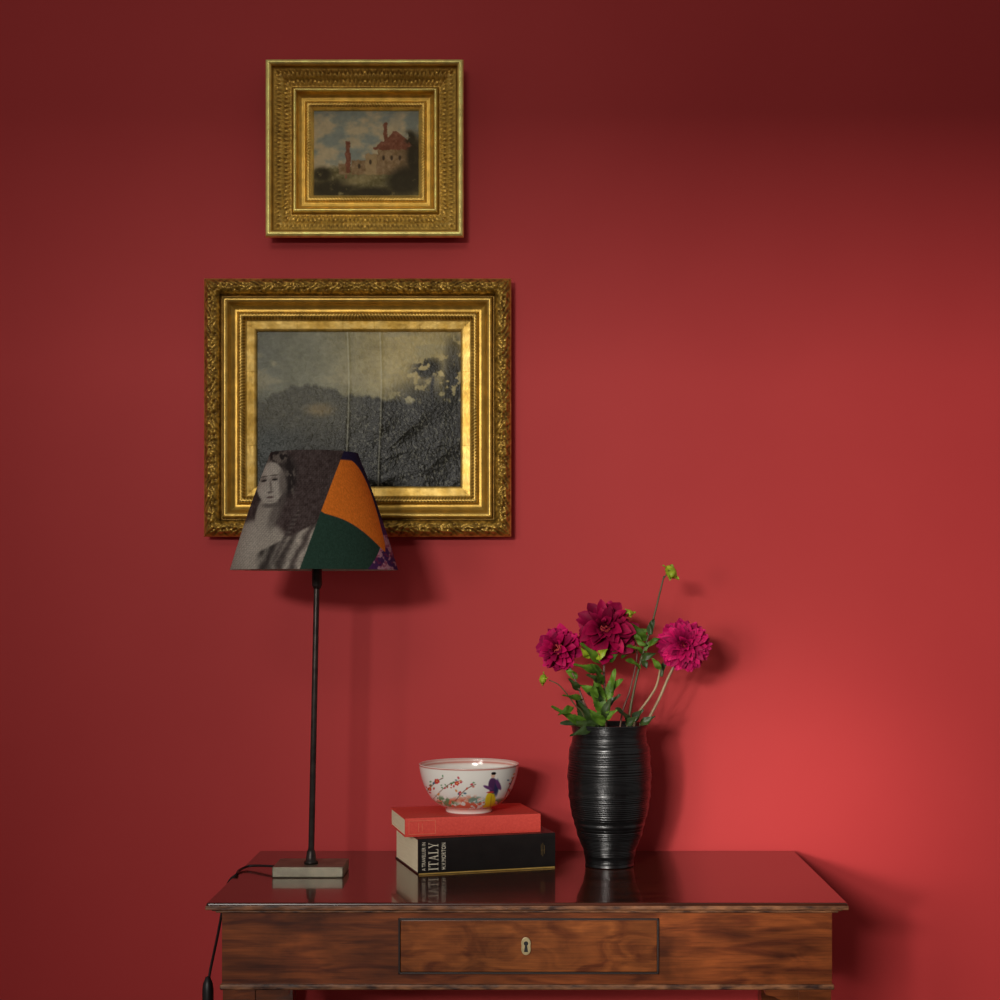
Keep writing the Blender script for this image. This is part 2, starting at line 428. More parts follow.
def paint_up(U, V):
    x = U*106; y = V*82
    c = np.zeros(x.shape+(3,))+np.array((150,158,142.))
    cl = fbm(x*0.07+1, y*0.1, 2, 4)
    c = mix(c, (206,190,148), sst(0.35, 0.7, cl+0.35*(y/82)-0.05))
    c = mix(c, (126,136,130), (1-sst(0, 26, y))*sst(0.35,.7,fbm(x*.05+3,y*.1,19))*0.4)
    n = fbm(x*0.15, y*0.15, 5); n3 = fbm(x*0.4, y*0.4, 6, 3)
    g = sst(-1, 1.5, y-(56-0.05*x+(n-0.5)*8))
    gc = np.zeros_like(c)+np.array((128,118,76.)); gc += ((n3-0.5)*70)[..., None]
    c = c*(1-g[..., None])+gc*g[..., None]
    wob = (n3-0.5)*3
    X = x+wob; Y = y+wob
    def rect(x0, x1, y0, y1): return sst(-.6,.6,X-x0)*sst(-.6,.6,x1-X)*sst(-.6,.6,Y-y0)*sst(-.6,.6,y1-Y)
    # main block with a pitched roof, chimney stack, low wing and slim tower
    roof = sst(-.6,.6,(Y-(20+np.abs(X-82)*0.75)))*sst(-.6,.6,38-Y)*sst(-.6,.6,X-60)*sst(-.6,.6,104-X)
    body = np.maximum(rect(64,100,36,62), rect(52,66,42,62))
    wing = np.maximum(rect(38,54,48,62), rect(26,36,52,62))
    tower = np.maximum(rect(32.5,37,30,60), rect(70,73.5,12,34))
    rc = np.zeros_like(c)+np.array((156,128,88.)); rc += ((n3-0.5)*60)[..., None]
    rc = mix(rc, (104,86,56), sst(80, 98, x)*0.7); rc = mix(rc, (196,170,118), rect(52,63,42,62)*.6)
    rr = np.zeros_like(c)+np.array((140,88,62.)); rr += ((n3-0.5)*50)[..., None]
    wb = np.maximum.reduce([body, wing]); c = c*(1-wb[..., None])+rc*wb[..., None]
    tt = np.maximum(roof, tower); c = c*(1-tt[..., None])+rr*tt[..., None]
    for (wx, wy) in ((70,46), (78,46), (86,46), (57,50), (46,54)):
        c = mix(c, (60,46,32), ell(x, y, wx, wy, 1.3, 2.3, 0, .4)*0.75)
    vg = np.maximum.reduce([ell(x,y,92,68,20,14,-15,.4), ell(x,y,101,46,8,22,0,.4), ell(x,y,97,28,6,8,-20,.5), ell(x,y,20,76,24,9,0,.5), ell(x,y,58,80,30,6,0,.5), ell(x,y,10,62,9,7,0,.5)])
    c = mix(c, (58,51,31), vg*sst(0.3, 0.46, n+0.1)*0.92)
    c = mix(c, (192,172,118), ell(x, y, 46, 67, 16, 4, -12, .5)*0.5)
    c = mix(c, (150,84,60), ell(x, y, 33, 64, 1.2, 2.0, 0, .4)*0.6)
    return c
cx2, cz2 = -0.2866, 1.982
pb = top_empty('framed_painting', (cx2, 0, cz2-0.157), 'small gilt frame with leaf-carved border around a ruined-castle landscape', 'painting')
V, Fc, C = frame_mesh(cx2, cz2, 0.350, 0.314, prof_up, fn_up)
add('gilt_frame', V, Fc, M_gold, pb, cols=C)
V, Fc, C = canvas_mesh(cx2, cz2+0.001, 0.192, 0.153, 0.0065, 240, 190, paint_up)
add('canvas', V, Fc, M_oil2, pb, cols=C)

# ------------------------------------------------------------ table lamp
ld = 2.605
bx0, bx1 = (272-CX)/F*2.572, (343-CX)/F*2.572
lb = P(311, 870, ld); lb.z = TZ
lamp = top_empty('table_lamp', (lb.x, lb.y, TZ), 'tall slim metal table lamp with patchwork portrait-print shade', 'lamp')
yb0 = -WD+2.572
add('lamp_base', *boxes((bx0, bx1, yb0, yb0+0.085, TZ+0.0005, TZ+0.0175)), M_base, lamp, smooth=False, bevel=0.0015, label='square grey metal foot')
pb0 = Vector(((311-CX)/F*ld, -WD+ld, TZ+0.0175)); pt0 = P(317, 574, ld); pt1 = P(317.5, 520, ld)
V1 = tube([pb0, pt0, pt1], 0.0049, 0.0045, seg=20, smooth=False)
V2 = lathe([(0.0001, 0), (0.0115, 0), (0.0115, 0.004), (0.0085, 0.006), (0.0078, 0.012), (0.0066, 0.02), (0.0049, 0.024), (0.0001, 0.024)], pb0, 32)
V3 = lathe([(0.0001, -0.024), (0.0058, -0.024), (0.0085, -0.018), (0.0085, 0.01), (0.0135, 0.012), (0.0135, 0.055), (0.0001, 0.055)], P(317, 574, ld), 32)
add('pole', *merge(V1, V2), M_iron, lamp)
add('bulb_socket', *V3, M_iron, lamp)
bc = P(317, 574, ld)
prof = [(0.0001, 0.05)]+[(0.012+0.0, 0.052)]+[(0.028*math.sin(t)+0.001, 0.095-0.036*math.cos(t)) for t in np.linspace(0.45, 3.1, 16)]
add('light_bulb', *lathe(prof, bc, 32), M_bulb, lamp)
shc = P(314.5, 570, ld); zt = P(314.5, 453.5, ld).z; hz = zt-shc.z
RB = 83.5/F*ld*0.998; RT = 43.5/F*ld
SEG = 640; ROW = 190
vv = np.linspace(0, 1, ROW); aa = np.linspace(0, 2*np.pi, SEG, endpoint=False)
A, VV = np.meshgrid(aa, vv)
R = RB+(RT-RB)*VV+0.0025*np.sin(np.pi*VV)
X = R*np.cos(A); Y = R*np.sin(A)
# fabric print, laid out in the shade's own front elevation units
x = 314.5+X/ld*F*1.02-8.5*np.clip(-Y/RB, 0, 1); y = 570-VV*117
front = Y < 0
c = np.zeros(x.shape+(3,))+np.array((66,55,53.))
wv = (np.sin(y*3.1)*0.5+np.sin(x*3.3)*0.5)
c += (fbm(x*0.25, y*0.25, 3)-0.5)[..., None]*34
c += (fbm(x*0.9, y*0.5, 13, 2)-0.5)[..., None]*26
SK = (160,153,142)
xo = x; yo = y
x = 281.5+(x-280.5)/1.2; y = 488+(y-489)/1.06
xb, yb = x, y
# the sitter's head leans a little to one side
an = math.radians(-8); hx, hy = 276, 500
x = hx+(xb-hx)*math.cos(an)+(yb-hy)*math.sin(an); y = hy-(xb-hx)*math.sin(an)+(yb-hy)*math.cos(an)
curl = sst(.42, .62, fbm(x*.36, y*.18, 8, 3))
c = mix(c, (36,31,30), ell(x, y, 281, 478, 19, 25, 4, .2)*0.9)
c = mix(c, (112,103,95), ell(x, y, 283, 462, 14, 6.5, -8, .5)*curl*0.85)
c = mix(c, (98,90,83), ell(x, y, 294, 484, 5, 15, 4, .5)*curl*0.85)
c = mix(c, (150,142,131), ell(xb, yb, 260, 547, 31, 27, -20, .12))
c = mix(c, (148,140,129), ell(xb, yb, 272, 513, 9.5, 19, 12, .12))
c = mix(c, (170,162,150), ell(xb, yb, 252, 540, 14, 18, 15, .7)*0.7)
c = mix(c, (92,84,79), ell(xb, yb, 279.5, 514, 4.5, 13, 18, .6)*0.85)
c = mix(c, (80,73,69), ell(x, y, 275.5, 505.5, 8.5, 2.6, 4, .5)*0.75)
c = mix(c, SK, ell(x, y, 276.5, 484, 12.6, 20.0, 6, .07))
c = mix(c, (182,174,162), ell(x, y, 273, 472, 8, 7, 0, .7)*0.7)
c = mix(c, (178,170,158), ell(x, y, 269.5, 491, 4, 5, 0, .7)*0.6)
c = mix(c, (100,92,86), ell(x, y, 287.2, 487, 3.4, 15, 6, .6)*0.9)
for ex_, ey_ in ((271.0, 481.0), (280.8, 482.0)):
    c = mix(c, (80,72,67), ell(x, y, ex_, ey_-4.2, 3.8, 0.8, 6, .5)*0.8)
    c = mix(c, (114,105,98), ell(x, y, ex_, ey_-1, 3.5, 2.1, 4, .6)*0.75)
    c = mix(c, (46,41,39), ell(x, y, ex_, ey_, 2.5, 1.0, 4, .4))
c = mix(c, (110,101,94), ell(x, y, 276.6, 487, 1.0, 5.8, 0, .6)*0.85)
c = mix(c, (88,79,74), ell(x, y, 275.2, 493.2, 2.4, 0.9, 0, .5)*0.85)
c = mix(c, (88,72,69), ell(x, y, 274.8, 498, 3.0, 1.1, 4, .45)*.95)
c = mix(c, (118,109,101), ell(x, y, 275.0, 501.6, 3, .8, 4, .7)*.6)
x, y = xb, yb
dr = sst(0, 1, (y-(532+ (294-x)*0.55))/3)*sst(262, 270, x)
fold = 0.5+0.5*np.sin((x*0.9+y*0.42)*0.62+2.2*fbm(x*.09, y*.06, 44, 2)*2)
gcol = np.array((74,66,62.))*(1-fold[..., None])+np.array((150,142,131.))*fold[..., None]
gcol = gcol*(0.72+0.35*sst(270, 300, x))[..., None]*(0.8+0.4*fbm(x*.25, y*.25, 66, 3))[..., None]
c = c*(1-dr[..., None])+gcol*dr[..., None]
c = mix(c, (58,50,49), ell(x, y, 288, 536, 1.6, 26, 24, .5)*0.6)
beads = ell(x, y, 291, 531, 2.0, 24, 22, .3)*(np.sin(y*1.6) > 0.2)
c = mix(c, (112,104,96), beads*0.45)
x = xo; y = yo
# engraved hatching and slubby weave
c *= (1+0.08*wv+0.05*np.sin((x+y)*1.9))[..., None]
c = c*(0.92+0.22*(fbm(x*1.4, y*1.4, 91, 2)-0.5))[..., None]
bl = 345-42*(y-453)/117.0
patch = sst(-0.4, 0.4, x-bl)
pc = np.zeros_like(c)+np.array((30,26,52.))
tq = np.clip((y-461)/84, 0, 1)
ob = 348+38.5*tq**0.5
arc = 516.5+(x-327)*0.61-6.5*np.sin(np.clip((x-327)/58, 0, 1)*math.pi)
orange = sst(-0.4, .4, ob-x)*sst(-0.4, .4, arc-y)*sst(461, 463, y)
pc = mix(pc, (200,106,32), orange)
green = sst(-0.4, .4, y-arc)*sst(-.4, .4, (369+(570-y)*0.45+3*np.sin((570-y)*.1))-x)
pc = mix(pc, (34,56,46), green)
pr = (1-orange)*(1-green)*sst(515, 530, y)
pc = mix(pc, (66,34,78), pr)
pc = mix(pc, (180,136,142), pr*sst(.50, .58, fbm(x*.16+3, y*.16, 38, 3))*0.85)
pc = mix(pc, (120,40,70), pr*sst(.58, .64, fbm(x*.3+9, y*.3, 48, 2))*0.6)
pc += (fbm(x*1.2, y*1.2, 43, 2)-0.5)[..., None]*10
c = c*(1-patch[..., None])+pc*patch[..., None]
back = np.zeros_like(c)+np.array((70,60,58.))
c = np.where(front[..., None], c, np.where((X > 0)[..., None], np.array((66,34,78.)), back))
cols = s2l(np.clip(c, 0, 255)).reshape(-1, 3)
Xs = shc.x+X; Ys = shc.y+Y; Zs = shc.z+VV*hz
vs = list(zip(Xs.ravel(), Ys.ravel(), Zs.ravel()))
idx = np.arange(ROW*SEG).reshape(ROW, SEG); nx_ = np.roll(idx, -1, 1)
fc = np.stack([idx[:-1], nx_[:-1], nx_[1:], idx[1:]], -1).reshape(-1, 4).tolist()
shade = add('lamp_shade', vs, fc, M_shade, lamp, cols=cols, label='tapered fabric shade with grey portrait and orange and green patches')
prof = [(RB-0.0005, 0), (RB-0.002, 0.0), (RT-0.002, hz), (RT-0.0003, hz)]
Vl, Fl = lathe(prof, shc, 96); Fl = Fl[:-2]
add('shade_lining', Vl, Fl, M_lining, shade)
sp = []
for k in range(3):
    a = k*2*math.pi/3+0.4
    sp.append(tube([Vector((shc.x, shc.y, zt-0.012)), Vector((shc.x+(RT-.002)*math.cos(a), shc.y+(RT-.002)*math.sin(a), zt-0.003))], 0.0012, smooth=False, seg=8))
sp.append(tube([P(317,574,ld)+Vector((0,0,.05)), Vector((shc.x, shc.y, zt-0.012))], 0.0015, smooth=False, seg=8))
add('shade_carrier', *merge(*sp), M_iron, lamp)
cz_ = TZ+0.0022
cord = [Vector((bx0+0.002, yb0+0.05, TZ+0.009)), Vector((bx0-0.012, yb0+0.062, TZ+0.0085)), Vector((P(250,868,2.66).x, -WD+2.655, TZ+0.005)),
        Vector((P(238,872,2.62).x, -WD+2.625, cz_)), Vector((-0.470, -WD+2.59, cz_+0.0006)), Vector((-0.4795, -WD+2.575, TZ-0.006)), Vector((-0.4812, -WD+2.55, 0.715)),
        Vector((-0.4815, -WD+2.49, 0.665)), Vector((-0.4822, -WD+2.43, 0.618)), Vector((-0.4826, -WD+2.42, 0.585)),
        Vector((-0.483, -WD+2.42, 0.50)), Vector((-0.49, -WD+2.45, 0.2)), Vector((-0.51, -WD+2.5, 0.02)), Vector((-0.56, -WD+2.6, 0.004)), Vector((-0.7, -WD+2.8, 0.004))]
cord_o = add('power_cord', *tube(cord, 0.0021, seg=8), M_cord, lamp, label='thin black flex hanging over the table edge')
sw = lathe([(0.0001,-0.032),(0.004,-0.03),(0.0072,-0.022),(0.0085,-0.01),(0.0085,0.01),(0.0072,0.02),(0.0035,0.03),(0.0001,0.031)], Vector((-0.4826,-WD+2.42,0.588)), 24)
add('inline_switch', *sw, M_cord, cord_o)

# ------------------------------------------------------------ books
def book(name, org, th, Lg, Dp, T, mat_cover, label, board=0.0022, over=0.0015):
    exv = Vector((math.cos(th), math.sin(th), 0)); eyv = Vector((-math.sin(th), math.cos(th), 0)); ezv = Vector((0,0,1))
    def W(a, b, cc): return org+exv*a+eyv*b+ezv*cc
    e = top_empty(name, org+exv*Lg/2+eyv*Dp/2, label, 'book')
    e['group'] = 'stacked books on the table'
    sec = []
    for k in range(13):
        t = k/12
        sec.append((-0.0018*math.sin(math.pi*t)**0.5 if 0 < t < 1 else 0, T*t))
    outer = [(Dp, 0)]+sec+[(Dp, T)]
    inner = [(Dp, T-board), (board, T-board), (board, board), (Dp, board)]
    poly = outer+inner; n = len(poly)
    V = [W(0, b, z) for b, z in poly]+[W(Lg, b, z) for b, z in poly]
    Fc = [(k, k+n, (k+1) % n+n, (k+1) % n) for k in range(n)]
    no = len(outer)
    Fcap = [(0, 1, no+2, no+3), (no-2, no-1, no, no+1), tuple(list(range(1, no-1))+[no+1, no+2])]
    Fc += Fcap+[tuple(n+i for i in reversed(f)) for f in Fcap]
    add('cover', V, Fc, mat_cover, e, smooth=False)
    V, Fc = boxes((over, Lg-over, board+0.0003, Dp-0.003, board, T-board))
    V = [W(a, b, cc) for a, b, cc in V]
    add('page_block', V, Fc, M_page, e, smooth=False)
    return e, W
def place_letters(vs, fs, parent, W, a0, a1, z0, z1, mat, off, name):
    x0 = min(v[0] for v in vs); x1 = max(v[0] for v in vs); y0 = min(v[1] for v in vs); y1 = max(v[1] for v in vs)
    V = [W(a1-(v[1]-y0)/(y1-y0)*(a1-a0), off, z0+(v[0]-x0)/(x1-x0)*(z1-z0)) for v in vs]
    return add(name, V, fs, mat, parent, smooth=False)
def text_on(body, parent, W, a0, a1, z0, z1, mat, off=-0.0021, name='author_lettering'):
    cu = bpy.data.curves.new('t', 'FONT'); cu.body = body; cu.size = 1; cu.extrude = 0; cu.space_character = 1.1
    ob = bpy.data.objects.new('t', cu); COL.objects.link(ob)
    dg = bpy.context.evaluated_depsgraph_get(); me = bpy.data.meshes.new_from_object(ob.evaluated_get(dg))
    vs = [tuple(v.co) for v in me.vertices]; fs = [tuple(p.vertices) for p in me.polygons]
    bpy.data.objects.remove(ob); bpy.data.curves.remove(cu); bpy.data.meshes.remove(me)
    return place_letters(vs, fs, parent, W, a0, a1, z0, z1, mat, off, name)
# roman capitals with serifs, as quads in a unit-high cell
def serif_word(word):
    def r(x0, x1, y0, y1): return [(x0,y0),(x1,y0),(x1,y1),(x0,y1)]
    G = {
     'I': (0.36, [r(.125,.235,0,1), r(.01,.35,0,.05), r(.01,.35,.95,1)]),
     'T': (0.74, [r(.315,.425,0,1), r(.20,.54,0,.05), r(.02,.72,.94,1), [(.02,.76),(.05,.76),(.09,1),(.02,1)], [(.69,.76),(.72,.76),(.72,1),(.65,1)]]),
     'A': (0.78, [[(.08,0),(.13,0),(.40,.94),(.36,1)], [(.56,0),(.69,0),(.41,1),(.35,1)], r(.22,.55,.32,.37), r(0,.22,0,.045), r(.46,.78,0,.045)]),
     'L': (0.66, [r(.11,.22,0,1), r(0,.33,.95,1), r(0,.62,0,.06), [(.56,0),(.62,0),(.62,.26),(.59,.26)]]),
     'Y': (0.74, [[(.05,1),(.18,1),(.41,.45),(.34,.42)], [(.62,1),(.67,1),(.42,.45),(.37,.42)], r(.315,.42,0,.46), r(.20,.54,0,.05), r(0,.28,.95,1), r(.52,.74,.95,1)])}
    V = []; Fc = []; x = 0
    for ch in word:
        w, qs = G[ch]
        for i, q in enumerate(qs):
            n = len(V); V += [(x+a, b, 0) for a, b in q]; Fc.append((n, n+1, n+2, n+3))
        x += w+0.08
    return V, Fc
T1 = 0.0580
o1 = P(418, 875, 2.6); o1.z = TZ+0.0005
th1 = math.radians(17)
b1, W1 = book('book', o1, th1, 0.234, 0.172, T1, M_jacket, 'thick black-jacketed travel book lying flat under a red book')
k = 2.6/F
Vt, Ft = serif_word('ITALY')
place_letters(Vt, Ft, b1, W1, 10.5*k, 20.5*k, 0.006, T1-0.007, M_cream, -0.0021, 'title_lettering')
text_on('A TRAVELLER IN', b1, W1, 3.8*k, 7.4*k, 0.006, T1-0.006, M_cream, name='title_lettering')
text_on('H.V.MORTON', b1, W1, 24.0*k, 28.2*k, 0.007, T1-0.008, M_cream)
V, Fc = boxes((0.001, 0.233, -0.0024, 0.001, 0.0, 0.0018)); add('board_edge', [W1(*v) for v in V], Fc, M_gilt, b1, smooth=False)
V, Fc = boxes((0.2085, 0.2158, -0.0023, -0.0017, 0.030, 0.0304), (0.2092, 0.2096, -0.0023, -0.0017, 0.022, 0.040), (0.212, 0.2124, -0.0023, -0.0017, 0.020, 0.042), (0.2148, 0.2152, -0.0023, -0.0017, 0.024, 0.038))
add('spine_device', [W1(*v) for v in V], Fc, M_dimgilt, b1, smooth=False)
T2 = 0.0305
th2 = math.radians(14.5)
o2 = P(405, 837, 2.615); o2.z = TZ+0.0005+T1+0.0004
b2, W2 = book('book', o2, th2, 0.229, 0.140, T2, M_redcloth, 'coral red cloth-bound book lying flat beneath a painted bowl')
for q in ((0.006, 0.0064, -0.0022, -0.0016, 0.004, T2-.004), (0.050, 0.0504, -0.0022, -0.0016, 0.004, T2-.004), (0.022, 0.0224, -0.0022, -0.0016, 0.008, T2-.008), (0.028, 0.0284, -0.0022, -0.0016, 0.009, T2-.009),
          (0.006, 0.0504, -0.0022, -0.0014, 0.004, 0.0044), (0.006, 0.0504, -0.0022, -0.0014, T2-.0044, T2-.004)):
    V, Fc = boxes(q); add('gilt_rule', [W2(*v) for v in V], Fc, M_dullgilt, b2, smooth=False)

# ------------------------------------------------------------ bowl
bz = o2.z+T2+0.0004; bd = 2.70
bcn = Vector(((469-CX)/F*bd, -WD+bd, bz))
RR = 50/F*bd; HB = 0.0805
pf = [(0.0001,0.004),(0.030,0.004),(0.036,0.0),(0.0385,0.0),(0.0395,0.002),(0.0385,0.009)]
for t in np.linspace(0.02, 1, 90):
    pf.append((0.0385+(RR-0.0385)*(math.sin(t*math.pi/2)**0.62*0.93+0.07*t**3), 0.009+(HB-0.009)*t**1.25))
pf += [(RR-0.0012, HB+0.0006), (RR-0.003, HB-0.001)]
inner_start = len(pf)
for t in np.linspace(0.97, 0, 30):
    pf.append(((RR-0.003)*(math.sin(t*math.pi/2)**0.62)+0.0001, 0.012+(HB-0.013)*t**1.25))
SG = 560
V, Fc = lathe(pf, bcn, SG)
Va = np.array([tuple(v) for v in V])
x = (Va[:,0]-bcn.x)*F/bd; y = 52-(Va[:,2]-bz)*F/bd*1.05
fr = (Va[:,1] < bcn.y); outer = np.arange(len(Va)) < inner_start*SG
c = np.zeros((len(Va), 3))+np.array((240,237,228.))
def dab(c, col, mm): return mix(c, col, mm*(outer & fr))
c = mix(c, (176,70,56), (outer*1.0)*np.exp(-((y-3.0)/0.6)**2)*0.85)
c = mix(c, (186,84,66), (outer*1.0)*np.exp(-((y-46.5)/0.6)**2)*0.8)
nz1 = fbm(x*.25, y*.25, 4)
c = dab(c, (220,96,68), ell(x,y,-2,40,30,6.5,0,.3)*sst(.38,.48,nz1)*.92)
c = dab(c, (226,150,120), ell(x,y,-4,34,14,3.5,-8,.5)*sst(.4,.5,fbm(x*.4,y*.4,7))*.8)
c = dab(c, (84,130,88), ell(x,y,30,41,13,5,0,.4)*sst(.40,.50,fbm(x*.4+5,y*.4,9))*.9)
c = dab(c, (92,142,100), ell(x,y,-22,38,12,5,15,.4)*sst(.42,.52,fbm(x*.4+8,y*.4,12))*.9)
c = dab(c, (100,146,130), ell(x,y,8,35,8,3.5,0,.4)*sst(.42,.52,fbm(x*.5+8,y*.5,14))*.8)
rnd = random.Random(11)
def sprig(c, x0, y0, x1, y1, bow, nb):
    for kk in range(30):
        t = kk/29; c = dab(c, (110,74,58), ell(x,y,x0+(x1-x0)*t,y0+(y1-y0)*t-bow*math.sin(t*math.pi),0.7,.45,0,.5)*.7)
    for kk in range(nb):
        t = rnd.uniform(.15, 1); fx = x0+(x1-x0)*t+rnd.gauss(0,1.6); fy = y0+(y1-y0)*t-bow*math.sin(t*math.pi)+rnd.gauss(0,2.2)
        r = rnd.uniform(.6, 1.3); colr = rnd.choice([(200,52,44),(206,80,58),(190,44,60),(70,130,78),(80,136,84),(216,140,70),(60,100,120)])
        c = dab(c, colr, ell(x,y,fx,fy,r*1.3,r*.8,rnd.uniform(0,180),.4)*.9)
    return c
c = sprig(c, -44, 34, -24, 12, 3, 15); c = sprig(c, -34, 36, -6, 14, 5, 18); c = sprig(c, -12, 36, 8, 18, 3, 12); c = sprig(c, 36, 36, 45, 14, 1, 9)
for (fx, fy, r) in ((-30,16,2.4), (-10,17,2.1), (-38,26,1.9)):
    for q in range(5):
        a = q*1.256+fx
        c = dab(c, (206,58,52), ell(x,y,fx+r*.7*math.cos(a),fy+r*.7*math.sin(a),r*.5,r*.5,0,.25)*.9)
    c = dab(c, (232,190,90), ell(x,y,fx,fy,.6,.6,0,.3))
# standing figure: black hair, dark purple robe, yellow skirt
c = dab(c, (232,200,36), np.maximum(ell(x,y,22,36.5,5.0,10.0,6,.12), ell(x,y,21.5,43.5,6.8,3.4,0,.12))); c = dab(c, (188,154,40), ell(x,y,22.5,38,.7,8,6,.4)*.7)
c = dab(c, (84,48,92), ell(x,y,25,20.5,4.6,8.6,-4,.12)); c = dab(c, (46,52,92), ell(x,y,28.2,23,2.2,9,6,.3)*.85)
c = dab(c, (104,58,112), ell(x,y,19.8,22,4.8,1.6,30,.2)); c = dab(c, (104,58,112), ell(x,y,30,20,2.0,6,-20,.2)); c = dab(c, (226,186,160), ell(x,y,25,9.6,1.9,2.4,0,.15))
c = dab(c, (26,20,24), ell(x,y,25.6,7.4,2.3,1.6,0,.15)); c = dab(c, (196,60,60), ell(x,y,22.2,27.2,3.6,.9,0,.3))
inn = (~outer)
zz = Va[:,2]-bz
c = mix(c, (186,80,62), inn*np.exp(-((zz-(HB-0.006))/0.0022)**2)*0.7)
add('porcelain_bowl', V, Fc, M_porc, None, cols=s2l(np.clip(c,0,255)), base=tuple(bcn))
bo = bpy.data.objects['porcelain_bowl']; bo['label'] = 'white porcelain bowl painted with flowers and a robed figure'; bo['category'] = 'bowl'

# ------------------------------------------------------------ vase
vd = 2.69; s = vd/F
vc = Vector(((609.5-CX)*s, -WD+vd, TZ+0.0004))
ys = [(868,24.4),(865,23.4),(858,24.8),(850,27.4),(838,31.6),(826,35.4),(812,38.8),(796,41.0),(780,41.8),(766,41.4),(754,40.0),(744,38.0),(737,36.8),(732,36.9),(728,38.6)]
zs = np.array([(868-a)*s for a, b in ys]); zs = zs*(0.237/zs[-1]); rs = np.array([b*s for a, b in ys])
pf = [(0.0001, 0), (rs[0]*0.97, 0)]
NR = 700; ph = 0; rg = random.Random(3)
amps = [rg.uniform(.1, 1.4) for _ in range(140)]
for i in range(NR):
    z = 0.001+0.2355*i/(NR-1)
    r = float(np.interp(z, zs, rs))
    ph += 2*math.pi/NR*(72+30*math.sin(z*60)+18*math.sin(z*143+1))
    am = amps[int(ph/(2*math.pi)) % 140]
    amp = (0.0008 if z > 0.02 else 0.0003)*am
    pf.append((r+amp*(abs(math.sin(ph/2))-0.6)+0.0004*math.sin(z*140)+0.0004*math.sin(z*391), z))
r = rs[-1]; pf += [(r-0.0005, 0.2375), (r-0.0035, 0.2378), (r-0.0048, 0.2355)]
for z in np.linspace(0.225, 0.012, 20): pf.append((float(np.interp(z, zs, rs))-0.006, z))
pf.append((0.0001, 0.010))
V, Fc = lathe(pf, vc, 112)
V = [Vector((v.x+0.0005*math.sin(v.z*170+3*math.atan2(v.y-vc.y, v.x-vc.x)), v.y, v.z)) for v in V]
vase = add('vase', V, Fc, M_vase, None, base=tuple(vc))
vase['label'] = 'black glazed stoneware vase with fine horizontal ribs holding dahlias'; vase['category'] = 'vase'

# ------------------------------------------------------------ flowers
def bloom(center, axis, Rb, npet, c_in, c_out, seed, tmax=2.0, wid=0.34, ragged=0.1, curlk=1.0):
    rn = random.Random(seed); axis = axis.normalized()
    u = axis.cross(Vector((0.1,0.2,1))).normalized(); w = axis.cross(u)
    V = []; Fc = []; C = []
    for i in range(npet):
        f = (i+0.5)/npet
        tht = tmax*f**0.55+rn.uniform(-.10,.10); phi = i*2.39996+rn.uniform(-.2,.2)
        r = axis*math.cos(tht)+(u*math.cos(phi)+w*math.sin(phi))*math.sin(tht)
        side = axis.cross(r)
        side = side.normalized() if side.length > 1e-4 else u
        Nn = side.cross(r).normalized()
        if Nn.dot(axis) < 0 and tht < 1.5: Nn = -Nn
        ln = Rb*(0.32+0.36*f**0.35)*(1+rn.uniform(-ragged, ragged)); r0 = Rb*(0.30)
        wd = Rb*wid*(0.5+0.6*f**0.5)*(1+rn.uniform(-.15,.15))
        tw_ = rn.uniform(-.5,.5)
        n0 = len(V); nu, nv = 8, 5
        shade_ = rn.uniform(.78, 1.18); ck = curlk*rn.uniform(.3, 2.2)
        for a in range(nu):
            t = a/(nu-1)
            prof_ = (0.45+0.55*math.sin(math.pi*0.5*min(1, t/0.6))) if t < 0.6 else math.sqrt(max(0.02, 1-((t-0.6)/0.42)**2))
            ww = wd*0.5*prof_
            for b in range(nv):
                q = -1+2*b/(nv-1)
                cup = 0.6*ww*q*q*(1-0.2*t)
                curl = -Rb*0.12*t*t*(f**0.7)*ck+Rb*0.05*math.sin(t*3)
                p = center+r*(r0+t*ln-0.04*Rb*q*q*t)+(side*math.cos(tw_)+Nn*math.sin(tw_))*q*ww+Nn*(cup+curl)
                V.append(p)
                m = min(1, t*1.1+0.05)*(0.45+0.55*f)
                C.append((np.array(c_in)*(1-m)+np.array(c_out)*m)*shade_*(1-0.12*(1-abs(q))))
        for a in range(nu-1):
            for b in range(nv-1):
                q_ = n0+a*nv+b; Fc.append((q_, q_+1, q_+nv+1, q_+nv))
    return V, Fc, s2l(np.clip(np.array(C), 0, 255))
def leafm(p0, p1, wd, bend=0.15, seed=0, nrm=Vector((0,-1,0.3)), teeth=5):
    d = p1-p0; L = d.length; t_ = d.normalized(); rn = random.Random(seed)
    nrm = nrm+Vector((rn.uniform(-.8,.8), 0, rn.uniform(-.4,.8)))
    sd = t_.cross(nrm).normalized(); nn = sd.cross(t_).normalized()
    V = []; Fc = []; nu, nv = 22, 7; k0 = rn.uniform(0, 6)
    for a in range(nu):
        t = a/(nu-1); w_ = wd*0.5*(math.sin(math.pi*min(1, t**0.8))**0.85)*(1+0.26*((t*teeth*2) % 1.0-0.5))+0.0004
        for b in range(nv):
            q = -1+2*b/(nv-1)
            V.append(p0+d*t+sd*w_*q+nn*(-L*bend*(t*t)+abs(q)*w_*0.4+0.14*wd*math.sin(9*t+k0+q*2))+sd*L*0.10*math.sin(3*t+k0))
    for a in range(nu-1):
        for b in range(nv-1):
            q_ = a*nv+b; Fc.append((q_, q_+1, q_+nv+1, q_+nv))
    return V, Fc
